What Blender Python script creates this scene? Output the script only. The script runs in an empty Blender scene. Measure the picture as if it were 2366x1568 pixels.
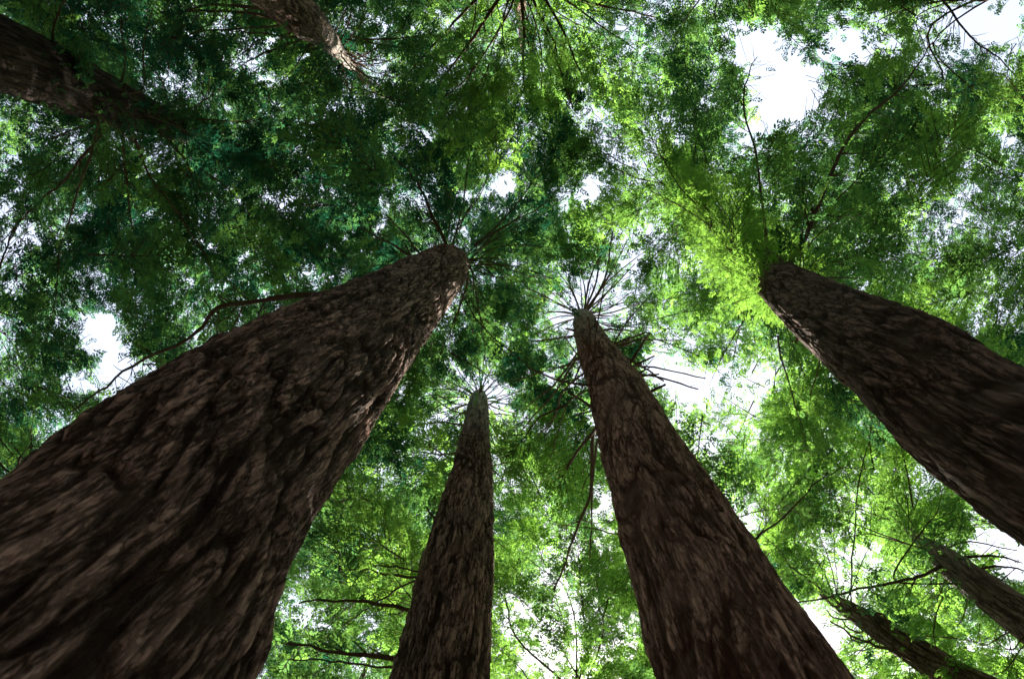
import bpy, math, random
import numpy as np
from mathutils import Vector, Matrix, Quaternion

rng = np.random.default_rng(7)
random.seed(7)
sc = bpy.context.scene

# ------------------------------------------------------------------ camera
W0, H0, FPX = 2366.0, 1568.0, 1840.0        # sheet size and focal length in sheet units
ZEN = (1240.0, 572.0)                       # where the vertical vanishes (camera looks almost straight up)
CAMZ = 1.5
zc = Vector(((ZEN[0]-W0/2)/FPX, (H0/2-ZEN[1])/FPX, -1)).normalized()
base = Matrix(((1,0,0),(0,-1,0),(0,0,-1)))  # looking straight up, image up = -Y
q = (base @ zc).rotation_difference(Vector((0,0,1)))
R3 = q.to_matrix() @ base
cam_d = bpy.data.cameras.new('camera'); cam = bpy.data.objects.new('camera', cam_d)
sc.collection.objects.link(cam)
cam.matrix_world = Matrix.Translation((0,0,CAMZ)) @ R3.to_4x4()
cam_d.sensor_width = 36; cam_d.lens = FPX/W0*36
cam_d.clip_end = 2000; cam_d.clip_start = 0.05
cam_d.dof.use_dof = True; cam_d.dof.focus_distance = 22; cam_d.dof.aperture_fstop = 2.4
sc.camera = cam
RN = np.array(R3); CAM = np.array([0,0,CAMZ]); FWD = RN @ np.array([0,0,-1.0])

def ray(px, py):
    px = np.asarray(px, float); py = np.asarray(py, float)
    v = np.stack([(px-W0/2)/FPX, (H0/2-py)/FPX, -np.ones_like(px)], -1)
    return v @ RN.T
def P(px, py, z):                           # world point at height z seen at sheet position (px, py)
    r = ray(px, py); t = (np.asarray(z, float)-CAMZ)/r[...,2]
    return CAM + r*t[...,None]
def proj(p):
    v = (np.asarray(p)-CAM) @ RN
    d = np.maximum(-v[...,2], .05)
    return v[...,0]/d*FPX+W0/2, H0/2-v[...,1]/d*FPX, -v[...,2]

# ------------------------------------------------------------------ world, sun, exposure
SUN_EL = math.radians(47)
h = ray(ZEN[0]+270, ZEN[1]+1000) - ray(*ZEN)
h = h[:2]/np.linalg.norm(h[:2])
SDIR = np.array([h[0]*math.cos(SUN_EL), h[1]*math.cos(SUN_EL), math.sin(SUN_EL)])
w = bpy.data.worlds.new('World'); sc.world = w; w.use_nodes = True
nt = w.node_tree; nt.nodes.clear()
wo = nt.nodes.new('ShaderNodeOutputWorld'); bg = nt.nodes.new('ShaderNodeBackground')
sky = nt.nodes.new('ShaderNodeTexSky'); sky.sky_type = 'NISHITA'; sky.sun_disc = False
sky.sun_elevation = SUN_EL; sky.sun_rotation = math.atan2(h[0], h[1])
sky.dust_density = 4; sky.air_density = 1.0
# thin high cloud veiling the blue
tc = nt.nodes.new('ShaderNodeTexCoord'); nz = nt.nodes.new('ShaderNodeTexNoise')
nz.inputs['Scale'].default_value = 2.2; nz.inputs['Detail'].default_value = 4
rmp = nt.nodes.new('ShaderNodeMapRange'); rmp.inputs[1].default_value = .3; rmp.inputs[2].default_value = .7
rmp.inputs[3].default_value = .35; rmp.inputs[4].default_value = .85
mix = nt.nodes.new('ShaderNodeMixRGB'); mix.inputs[2].default_value = (5.6, 6.1, 7.2, 1)
nt.links.new(tc.outputs['Generated'], nz.inputs['Vector'])
nt.links.new(nz.outputs['Fac'], rmp.inputs[0]); nt.links.new(rmp.outputs[0], mix.inputs[0])
nt.links.new(sky.outputs[0], mix.inputs[1]); nt.links.new(mix.outputs[0], bg.inputs[0])
bg.inputs[1].default_value = 0.06
nt.links.new(bg.outputs[0], wo.inputs[0])
sd = bpy.data.lights.new('sun', 'SUN'); so = bpy.data.objects.new('sun', sd); sc.collection.objects.link(so)
sd.energy = 5.0; sd.angle = math.radians(.53); sd.color = (1, .93, .80)
so.rotation_euler = Vector(SDIR).to_track_quat('Z', 'Y').to_euler()
so.location = Vector(SDIR)*80
sc.view_settings.view_transform = 'Standard'; sc.view_settings.look = 'None'
sc.view_settings.exposure = 2.15; sc.view_settings.gamma = 1

# ------------------------------------------------------------------ noise
def _hash(ix, iy, iz, s):
    n = (ix*374761393 + iy*668265263 + iz*2147483647 + s*144665) & 0xffffffff
    n = ((n ^ (n >> 13)) * 1274126177) & 0xffffffff
    n = ((n ^ (n >> 15)) * 2246822519) & 0xffffffff
    return ((n ^ (n >> 16)) & 0xffffff)/float(0xffffff)
def vnoise(x, y, z, s=0):
    x, y, z = np.broadcast_arrays(np.asarray(x, float), np.asarray(y, float), np.asarray(z, float))
    ix, iy, iz = [np.floor(a).astype(np.int64) for a in (x, y, z)]
    f = [a-b for a, b in ((x, ix), (y, iy), (z, iz))]
    u, v, t = [a*a*a*(a*(a*6-15)+10) for a in f]
    r = 0
    for dx in (0, 1):
        for dy in (0, 1):
            for dz in (0, 1):
                r = r + _hash(ix+dx, iy+dy, iz+dz, s)*(u if dx else 1-u)*(v if dy else 1-v)*(t if dz else 1-t)
    return r
def fbm(x, y, z, oc=3, s=0):
    r = 0; a = .5; tot = 0
    for k in range(oc):
        r = r + a*vnoise(x, y, z, s+k*17); tot += a
        x = x*2.03+7.1; y = y*2.03+3.3; z = z*2.03+1.7; a *= .5
    return r/tot

# ------------------------------------------------------------------ materials
def newmat(name):
    m = bpy.data.materials.new(name); m.use_nodes = True; m.node_tree.nodes.clear()
    return m, m.node_tree
def bark_mat(name, hi, lo, moss, scale=1.0, bump=.6):
    m, t = newmat(name); N = t.nodes; L = t.links
    out = N.new('ShaderNodeOutputMaterial'); pb = N.new('ShaderNodeBsdfPrincipled')
    pb.inputs['Roughness'].default_value = .88; pb.inputs['Specular IOR Level'].default_value = .25
    co = N.new('ShaderNodeTexCoord'); mp = N.new('ShaderNodeMapping')
    mp.inputs['Scale'].default_value = (1, 1, .07)
    L.new(co.outputs['Object'], mp.inputs[0])
    n1 = N.new('ShaderNodeTexNoise'); n1.inputs['Scale'].default_value = 26*scale; n1.inputs['Detail'].default_value = 6
    n1.inputs['Roughness'].default_value = .65; n1.inputs['Distortion'].default_value = .6
    n2 = N.new('ShaderNodeTexNoise'); n2.inputs['Scale'].default_value = 75*scale; n2.inputs['Detail'].default_value = 5
    n2.inputs['Roughness'].default_value = .7
    n3 = N.new('ShaderNodeTexNoise'); n3.inputs['Scale'].default_value = 1.3; n3.inputs['Detail'].default_value = 4
    L.new(mp.outputs[0], n1.inputs[0]); L.new(mp.outputs[0], n2.inputs[0]); L.new(co.outputs['Object'], n3.inputs[0])
    at = N.new('ShaderNodeAttribute'); at.attribute_name = 'ridge'
    r1 = N.new('ShaderNodeMath'); r1.operation = 'MULTIPLY_ADD'; r1.inputs[1].default_value = .55
    L.new(n1.outputs[0], r1.inputs[0]); L.new(at.outputs['Fac'], r1.inputs[2])
    # cracks between the fibrous plates: thin bands where two stretched noises cross their middle value
    def crack(sc_, st, wid, dist):
        mq = N.new('ShaderNodeMapping'); mq.inputs['Scale'].default_value = (1, 1, st); L.new(co.outputs['Object'], mq.inputs[0])
        nq = N.new('ShaderNodeTexNoise'); nq.inputs['Scale'].default_value = sc_*scale; nq.inputs['Detail'].default_value = 5
        nq.inputs['Roughness'].default_value = .62; nq.inputs['Distortion'].default_value = dist
        L.new(mq.outputs[0], nq.inputs[0])
        s_ = N.new('ShaderNodeMath'); s_.operation = 'SUBTRACT'; s_.inputs[1].default_value = .5; L.new(nq.outputs[0], s_.inputs[0])
        a_ = N.new('ShaderNodeMath'); a_.operation = 'ABSOLUTE'; L.new(s_.outputs[0], a_.inputs[0])
        g_ = N.new('ShaderNodeMapRange'); g_.inputs[1].default_value = 0; g_.inputs[2].default_value = wid; g_.interpolation_type = 'SMOOTHSTEP'
        L.new(a_.outputs[0], g_.inputs[0]); return g_.outputs[0]
    k1 = crack(9.5, .10, .065, .35); k2 = crack(25, .15, .07, .3)
    kk = N.new('ShaderNodeMath'); kk.operation = 'MULTIPLY'; L.new(k1, kk.inputs[0])
    kh = N.new('ShaderNodeMath'); kh.operation = 'MULTIPLY_ADD'; kh.inputs[1].default_value = .45; kh.inputs[2].default_value = .55
    L.new(k2, kh.inputs[0]); L.new(kh.outputs[0], kk.inputs[1])
    mr0 = N.new('ShaderNodeMapRange'); mr0.inputs[1].default_value = .55; mr0.inputs[2].default_value = 1.15
    L.new(r1.outputs[0], mr0.inputs[0])
    mr = N.new('ShaderNodeMath'); mr.operation = 'MULTIPLY'; L.new(mr0.outputs[0], mr.inputs[0]); L.new(kk.outputs[0], mr.inputs[1])
    c1 = N.new('ShaderNodeMixRGB'); c1.inputs[1].default_value = (*lo, 1); c1.inputs[2].default_value = (*hi, 1)
    L.new(mr.outputs[0], c1.inputs[0])
    m3 = N.new('ShaderNodeMapRange'); m3.inputs[1].default_value = .5; m3.inputs[2].default_value = .75; m3.inputs[4].default_value = .7
    L.new(n3.outputs[0], m3.inputs[0])
    c2 = N.new('ShaderNodeMixRGB'); c2.inputs[2].default_value = (*moss, 1)
    L.new(m3.outputs[0], c2.inputs[0]); L.new(c1.outputs[0], c2.inputs[1])
    pa = N.new('ShaderNodeAttribute'); pa.attribute_name = 'pale'
    c3 = N.new('ShaderNodeMixRGB'); c3.inputs[2].default_value = (.62, .62, .58, 1)
    pm = N.new('ShaderNodeMath'); pm.operation = 'MULTIPLY'
    pn = N.new('ShaderNodeMapRange'); pn.inputs[1].default_value = .4; pn.inputs[2].default_value = .62
    L.new(n1.outputs[0], pn.inputs[0]); L.new(pn.outputs[0], pm.inputs[0]); L.new(pa.outputs['Fac'], pm.inputs[1])
    L.new(pm.outputs[0], c3.inputs[0]); L.new(c2.outputs[0], c3.inputs[1])
    L.new(c3.outputs[0], pb.inputs['Base Color'])
    b1 = N.new('ShaderNodeBump'); b1.inputs['Strength'].default_value = bump; b1.inputs['Distance'].default_value = .025/scale
    b2 = N.new('ShaderNodeBump'); b2.inputs['Strength'].default_value = bump; b2.inputs['Distance'].default_value = .008/scale
    L.new(n1.outputs[0], b1.inputs['Height']); L.new(n2.outputs[0], b2.inputs['Height'])
    b0 = N.new('ShaderNodeBump'); b0.inputs['Strength'].default_value = 1.0; b0.inputs['Distance'].default_value = .03/scale
    L.new(kk.outputs[0], b0.inputs['Height']); L.new(b0.outputs[0], b1.inputs['Normal'])
    L.new(b1.outputs[0], b2.inputs['Normal']); L.new(b2.outputs[0], pb.inputs['Normal'])
    L.new(pb.outputs[0], out.inputs[0])
    return m
M_BARK = bark_mat('redwood_bark', (.56, .36, .285), (.045, .019, .010), (.20, .125, .092))
M_BARKC = bark_mat('reddish_bark', (.62, .37, .28), (.085, .032, .016), (.40, .23, .175))
M_BARKD = bark_mat('dark_bark', (.36, .23, .18), (.045, .020, .011), (.22, .145, .11))
M_BARKE = bark_mat('shadowed_bark', (.10, .062, .045), (.02, .010, .006), (.07, .05, .03))  # shade put into the colour: darker copy of the bark, top left tree
M_TWIG = bark_mat('twig_bark', (.24, .15, .10), (.10, .05, .03), (.17, .15, .07), 2.0, .3)
M_DEAD = bark_mat('dead_wood', (.40, .28, .21), (.17, .09, .05), (.30, .22, .17), 2.0, .3)

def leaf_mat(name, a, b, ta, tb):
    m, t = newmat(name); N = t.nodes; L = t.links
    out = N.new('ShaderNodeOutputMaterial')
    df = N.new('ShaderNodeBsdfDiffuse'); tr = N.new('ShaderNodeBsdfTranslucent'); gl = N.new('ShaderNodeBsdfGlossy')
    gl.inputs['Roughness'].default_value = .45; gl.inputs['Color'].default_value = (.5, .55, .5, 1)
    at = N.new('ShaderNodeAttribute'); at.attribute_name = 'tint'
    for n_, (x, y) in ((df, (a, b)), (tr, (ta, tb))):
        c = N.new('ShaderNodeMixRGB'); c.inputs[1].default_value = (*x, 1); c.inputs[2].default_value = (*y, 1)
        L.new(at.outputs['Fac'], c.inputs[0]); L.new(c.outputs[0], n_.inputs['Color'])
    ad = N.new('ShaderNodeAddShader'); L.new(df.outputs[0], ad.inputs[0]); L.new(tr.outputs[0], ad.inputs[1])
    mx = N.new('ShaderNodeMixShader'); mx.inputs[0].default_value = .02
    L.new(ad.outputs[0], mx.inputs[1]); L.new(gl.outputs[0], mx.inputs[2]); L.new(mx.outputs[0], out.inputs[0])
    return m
M_LEAF = leaf_mat('redwood_foliage', (.007, .030, .018), (.042, .080, .018), (.010, .064, .032), (.185, .35, .048))  # low tint end holds the shaded look, high end the sunlit look

# ------------------------------------------------------------------ mesh helpers
def mesh_np(name, verts, faces, mats, matidx=None, attrs=None, smooth=True):
    me = bpy.data.meshes.new(name)
    verts = np.ascontiguousarray(verts, np.float32); faces = np.ascontiguousarray(faces, np.int32)
    n, k = faces.shape
    me.vertices.add(len(verts)); me.vertices.foreach_set('co', verts.ravel())
    me.loops.add(n*k); me.loops.foreach_set('vertex_index', faces.ravel())
    me.polygons.add(n); me.polygons.foreach_set('loop_start', np.arange(0, n*k, k, dtype=np.int32))
    if smooth: me.polygons.foreach_set('use_smooth', np.ones(n, bool) if smooth is True else smooth)
    for m in mats: me.materials.append(m)
    if matidx is not None: me.polygons.foreach_set('material_index', np.ascontiguousarray(matidx, np.int32))
    for an, av in (attrs or {}).items():
        A = me.attributes.new(an, 'FLOAT', 'POINT'); A.data.foreach_set('value', np.ascontiguousarray(av, np.float32))
    me.update(calc_edges=True)
    return me
def link(name, me, parent=None, loc=None):
    o = bpy.data.objects.new(name, me); sc.collection.objects.link(o)
    if parent is not None:
        o.parent = parent
        o.matrix_parent_inverse = Matrix.Translation(-parent.location)
    return o
def tube(pts, rad, k=6):
    """quad tube along pts (n,3) with radii (n,)"""
    pts = np.asarray(pts, float); n = len(pts); rad = np.asarray(rad, float)
    d = np.gradient(pts, axis=0); d /= np.linalg.norm(d, axis=1)[:, None]+1e-9
    up = np.where(np.abs(d[:, 2:3]) > .9, [[1, 0, 0]], [[0, 0, 1]])
    a = np.cross(d, up); a /= np.linalg.norm(a, axis=1)[:, None]+1e-9
    b = np.cross(d, a)
    th = np.arange(k)*2*np.pi/k
    v = pts[:, None] + rad[:, None, None]*(a[:, None]*np.cos(th)[None, :, None]+b[:, None]*np.sin(th)[None, :, None])
    i = np.arange(n-1)[:, None]*k; j = np.arange(k)[None]; j2 = (j+1) % k
    f = np.stack([i+j, i+j2, i+k+j2, i+k+j], -1).reshape(-1, 4)
    return v.reshape(-1, 3), f
class Acc:
    def __init__(s): s.v = []; s.f = []; s.n = 0
    def add(s, v, f): s.v.append(v); s.f.append(f+s.n); s.n += len(v)
    def get(s): return np.concatenate(s.v), np.concatenate(s.f)
def smooth_path(pts, n):
    """Catmull-Rom resample"""
    p = np.asarray(pts, float)
    p = np.vstack([2*p[0]-p[1], p, 2*p[-1]-p[-2]])
    m = len(p)-3; out = []
    for t in np.linspace(0, m-1e-6, n):
        i = int(t); u = t-i; a, b, c, d = p[i:i+4]
        out.append(.5*((2*b)+(-a+c)*u+(2*a-5*b+4*c-d)*u*u+(-a+3*b-3*c+d)*u**3))
    return np.array(out)

# ------------------------------------------------------------------ ground
gx = np.linspace(-1, 1, 121); gx = np.sign(gx)*np.abs(gx)**2.2*600
X, Y = np.meshgrid(gx, gx)
Z = (fbm(X*.15, Y*.15, 0*X, 3, 5)-.5)*.5*np.minimum(1, np.hypot(X, Y)/4) - .02
gi = np.arange(120*121).reshape(120, 121)[:, :120].ravel()
me = mesh_np('ground', np.stack([X.ravel(), Y.ravel(), Z.ravel()], -1), np.stack([gi, gi+1, gi+122, gi+121], -1), [])
m, t = newmat('forest_floor'); N = t.nodes; L = t.links
o_ = N.new('ShaderNodeOutputMaterial'); pb = N.new('ShaderNodeBsdfPrincipled'); pb.inputs['Roughness'].default_value = .95
co = N.new('ShaderNodeTexCoord'); nn = N.new('ShaderNodeTexNoise'); nn.inputs['Scale'].default_value = 9; nn.inputs['Detail'].default_value = 8
cr = N.new('ShaderNodeValToRGB'); cr.color_ramp.elements[0].color = (.04, .024, .014, 1); cr.color_ramp.elements[1].color = (.21, .135, .08, 1)
cr.color_ramp.elements[0].position = .35; cr.color_ramp.elements[1].position = .7
bp = N.new('ShaderNodeBump'); bp.inputs['Strength'].default_value = .6; bp.inputs['Distance'].default_value = .05
L.new(co.outputs['Object'], nn.inputs[0]); L.new(nn.outputs[0], cr.inputs[0]); L.new(cr.outputs[0], pb.inputs['Base Color'])
L.new(nn.outputs[0], bp.inputs['Height']); L.new(bp.outputs[0], pb.inputs['Normal']); L.new(pb.outputs[0], o_.inputs[0])
me.materials.append(m); g = link('ground', me); g['kind'] = 'structure'

# ------------------------------------------------------------------ trees
# axis points: (sheet x, sheet y, height, radius); 'crown': (lowest, highest) bough height, reach
TREES = {
 'A': dict(ax=[(150,1500,5.6,.98),(400,1170,7.2,.96),(665,927,10.1,.93),(850,770,14.4,.86),(945,690,19,.82),(1010,635,23.5,.74),(1040,612,28,.62),(1052,604,34,.46),(1062,600,44,.22),(1070,598,52,.05)],
   crown=(27, 52), reach=6, mat=M_BARK, res=(420, .022), amp=.05, pale=(99, 100),
   label='huge dark redwood in the left foreground, its trunk rising from the bottom left corner'),
 'C': dict(ax=[(1720,1568,7.2,.64),(1554,1200,10.3,.60),(1464,1000,13.8,.56),(1415,880,18,.52),(1364,782,25.5,.46),(1349,738,30,.36),(1343,728,38,.25),(1340,724,50,.05)],
   crown=(30, 50), reach=5, mat=M_BARKC, res=(320, .025), amp=.032, pale=(21, 31),
   label='reddish redwood right of centre with dead stubs and a pale top ringed by bare spokes'),
 'B': dict(ax=[(1020,1568,13.5,.78),(1058,1300,17.6,.72),(1088,1100,23.5,.60),(1098,1000,28.3,.47),(1105,935,33,.40),(1107,918,37,.33),(1110,900,46,.08)],
   crown=(31, 46), reach=5, mat=M_BARK, res=(260, .035), amp=.045, pale=(26, 33),
   label='straight furrowed redwood at bottom centre with thick limbs on its left side only'),
 'D': dict(ax=[(2366,1045,8.1,.62),(2100,850,10.2,.60),(1850,690,15.8,.50),(1765,622,19.5,.42),(1700,560,22.5,.36),(1622,465,27,.26),(1570,390,33,.16),(1545,340,40,.04)],
   crown=(15, 40), reach=5, mat=M_BARKD, res=(280, .026), amp=.03, pale=(99, 100),
   label='dark leaning redwood coming in from the right edge, sunlit along its lower side'),
 'E': dict(ax=[(0,125,17.5,.70),(200,212,20.5,.62),(330,265,23.3,.48),(430,305,26.5,.34),(560,350,32,.2),(720,410,42,.04)],
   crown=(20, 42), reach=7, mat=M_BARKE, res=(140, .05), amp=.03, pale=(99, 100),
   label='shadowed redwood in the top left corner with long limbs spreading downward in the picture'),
 'F': dict(ax=[(630,-30,22.5,.62),(700,40,25.3,.55),(750,85,27.9,.38),(797,137,31,.2),(860,200,38,.12),(950,290,48,.03)],
   crown=(26, 48), reach=6, mat=M_BARK, res=(140, .05), amp=.03, pale=(24, 30),
   label='grey redwood at the top edge, left of centre, its left limbs sweeping away in parallel'),
 'G': dict(ax=[(2366,1430,18.9,.44),(2250,1345,20.9,.40),(2180,1290,22.3,.33),(2120,1243,23.9,.14),(2085,1213,25.5,.05),(2065,1197,27,.02)],
   crown=(20, 45), reach=6, mat=M_BARKD, res=(120, .05), amp=.03, pale=(20, 26),
   label='slim grey redwood at the lower right edge with one long limb reaching left'),
 'H': dict(ax=[(2400,1690,19.3,.5),(2200,1560,22.3,.46),(2039,1455,24.8,.38),(1923,1384,27.5,.20),(1870,1345,30,.06),(1850,1330,31,.02)],
   crown=(24, 45), reach=6, mat=M_BARKD, res=(120, .05), amp=.03, pale=(99, 100),
   label='dark redwood at the bottom right with sunlit dead twigs along its left side'),
 'T': dict(ax=[(1196,-200,25,.5),(1198,-60,31,.4),(1203,30,36,.2),(1210,160,46,.03)],
   crown=(24, 46), reach=6, mat=M_BARKD, res=(100, .06), amp=.03, pale=(99, 100),
   label='redwood beyond the top edge whose bare limbs fan down into the picture at top centre'),
 'K': dict(ax=[(2560,-160,22,.5),(2470,-100,30,.34),(2410,-60,40,.1),(2390,-50,48,.03)],
   crown=(20, 48), reach=7, mat=M_BARKD, res=(100, .06), amp=.03, pale=(99, 100),
   label='thin airy redwood crown in the top right corner against the white sky'),
 'R': dict(ax=[(2900,460,17,.5),(2640,490,23,.4),(2470,510,31,.22),(2430,515,42,.03)],
   crown=(16, 45), reach=7, mat=M_BARKD, res=(100, .06), amp=.03, pale=(99, 100),
   label='dense redwood crown filling the right edge above the leaning dark trunk'),
 'L': dict(ax=[(-620,760,17,.5),(-300,720,22,.4),(-120,700,28,.26),(-60,690,40,.03)],
   crown=(15, 40), reach=7, mat=M_BARKD, res=(100, .06), amp=.03, pale=(99, 100),
   label='redwood crown at the left edge, beside the tall narrow patch of white sky'),
 'S': dict(ax=[(1370,2300,17,.5),(1350,1900,22,.4),(1335,1720,28,.26),(1325,1620,40,.03)],
   crown=(15, 45), reach=7, mat=M_BARKD, res=(100, .06), amp=.03, pale=(99, 100),
   label='bright green crown at the bottom between the two central trunks'),
 'Q': dict(ax=[(200,2250,18,.5),(400,1950,22,.4),(540,1730,28,.26),(590,1640,40,.03)],
   crown=(14, 45), reach=7, mat=M_BARKD, res=(100, .06), amp=.03, pale=(99, 100),
   label='redwood crown at the bottom between the huge left trunk and the straight centre trunk'),
 'U': dict(ax=[(1760,-560,20,.5),(1700,-250,26,.36),(1660,-110,34,.2),(1640,-30,46,.03)],
   crown=(22, 46), reach=7, mat=M_BARKD, res=(100, .06), amp=.03, pale=(99, 100),
   label='redwood crown at the top edge, just left of the largest patch of white sky'),
 'V': dict(ax=[(1830,2400,17,.5),(1780,1900,22,.4),(1750,1700,28,.26),(1740,1610,40,.03)],
   crown=(16, 45), reach=7, mat=M_BARKD, res=(100, .06), amp=.03, pale=(99, 100),
   label='soft green crown low in the picture, close against the right side of the reddish trunk'),
}
for k, T in TREES.items():
    a = np.array(T['ax'], float)
    w = P(a[:, 0], a[:, 1], a[:, 2])
    # continue to the ground below the lowest seen point
    lean = (w[1, :2]-w[0, :2])/(w[1, 2]-w[0, 2]); lean *= min(1, .03/ (np.linalg.norm(lean)+1e-9))
    zb = w[0, 2]; low = []
    for z in (-.3, .6, 2.0, zb*.5):
        flare = 1+.35*math.exp(-max(z, 0)/.7)
        low.append([*(w[0, :2]-lean*(zb-z)), z, a[0, 3]*(1+.006*(zb-z))*flare])
    T['w'] = np.vstack([np.array(low), np.column_stack([w, a[:, 3]])])
    s = smooth_path(T['w'], 220)
    s = s[np.argsort(s[:, 2])]; s[:, 3] = np.maximum(s[:, 3], .02)
    T['s'] = s
    px, py, d = proj(s[:, :3]); T['px'] = (px, py, s[:, 3]/np.maximum(d, 1)*FPX)
def axis_at(T, z):
    s = T['s']; return np.stack([np.interp(z, s[:, 2], s[:, i]) for i in range(4)], -1)

def build_trunk(T, root, sd_):
    nseg, dz = T['res']; s = T['s']
    z0, z1 = s[0, 2], s[-1, 2]
    vis0 = T['ax'][0][2]-1.5
    zs = np.concatenate([np.arange(z0, max(vis0, z0+.1), .12)]+[np.arange(max(vis0, z0+.1), min(z1, 36), dz), np.arange(36, z1, .15)] if z1 > 36 else [np.arange(z0, vis0, .12), np.arange(vis0, z1, dz)])
    a = axis_at(T, zs)
    th = np.linspace(0, 2*np.pi, nseg, endpoint=False)
    C, S_ = np.cos(th)[None], np.sin(th)[None]
    r = a[:, 3][:, None]; zz = zs[:, None]
    rb = np.minimum(r, 1.2)
    # warped coordinates: fibrous plates stretched along the trunk
    u = C*rb; v = S_*rb
    tw = (fbm(u*1.2, v*1.2, zz*.35, 2, sd_+3)-.5)*.55
    wx = u+tw; wy = v-tw
    n1 = fbm(wx*5, wy*5, zz*.42, 3, sd_+11); f1 = np.exp(-((n1-.5)/.045)**2)     # long deep furrows
    n2 = fbm(wx*11+3, wy*11, zz*.95+2*tw, 3, sd_+29); f2 = np.exp(-((n2-.5)/.05)**2)  # the plates' own cracks
    f3 = fbm(wx*38, wy*38, zz*2.0, 3, sd_+51)
    big = fbm(u*1.1, v*1.1, zz*.45, 2, sd_+77)-.5
    chip = np.clip((fbm(wx*7, wy*7, zz*1.5, 3, sd_+91)-.54)*9, 0, 1)*vnoise(wx*2, wy*2, zz*.7, sd_+95)
    ridge = np.clip(1-.7*f1-.38*f2-.75*chip, 0, 1)
    A = T['amp']*np.clip(r/.5, .15, 1.2)
    flk = np.clip((fbm(wx*9+11, wy*9, zz*1.1, 2, sd_+131)-.64)*9, 0, 1)
    disp = A*(.5*flk + 1.25*(ridge-.7) + .7*(f3-.5) + 1.6*big)
    R_ = r+disp
    V = np.stack([a[:, 0][:, None]+C*R_, a[:, 1][:, None]+S_*R_, np.broadcast_to(zz, R_.shape)], -1).reshape(-1, 3)
    n = len(zs); i = np.arange(n-1)[:, None]*nseg; j = np.arange(nseg)[None]; j2 = (j+1) % nseg
    F = np.stack([i+j, i+j2, i+nseg+j2, i+nseg+j], -1).reshape(-1, 4)
    pale = np.clip((zs-T['pale'][0])/(T['pale'][1]-T['pale'][0]), 0, 1)
    pale = np.repeat(pale, nseg)
    me = mesh_np('trunk', V, F, [T['mat']], attrs={'ridge': ridge.ravel()*.9, 'pale': pale})
    return link('trunk', me, root)

for idx, (k, T) in enumerate(TREES.items()):
    root = bpy.data.objects.new('redwood_tree', None); sc.collection.objects.link(root)
    root.location = Vector((T['s'][0, 0], T['s'][0, 1], 0)); root.empty_display_size = .5
    root['label'] = T['label']; root['category'] = 'tree'; root['group'] = 'tall redwoods seen from below'
    T['root'] = root
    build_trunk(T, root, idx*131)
bpy.context.view_layer.update()

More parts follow.
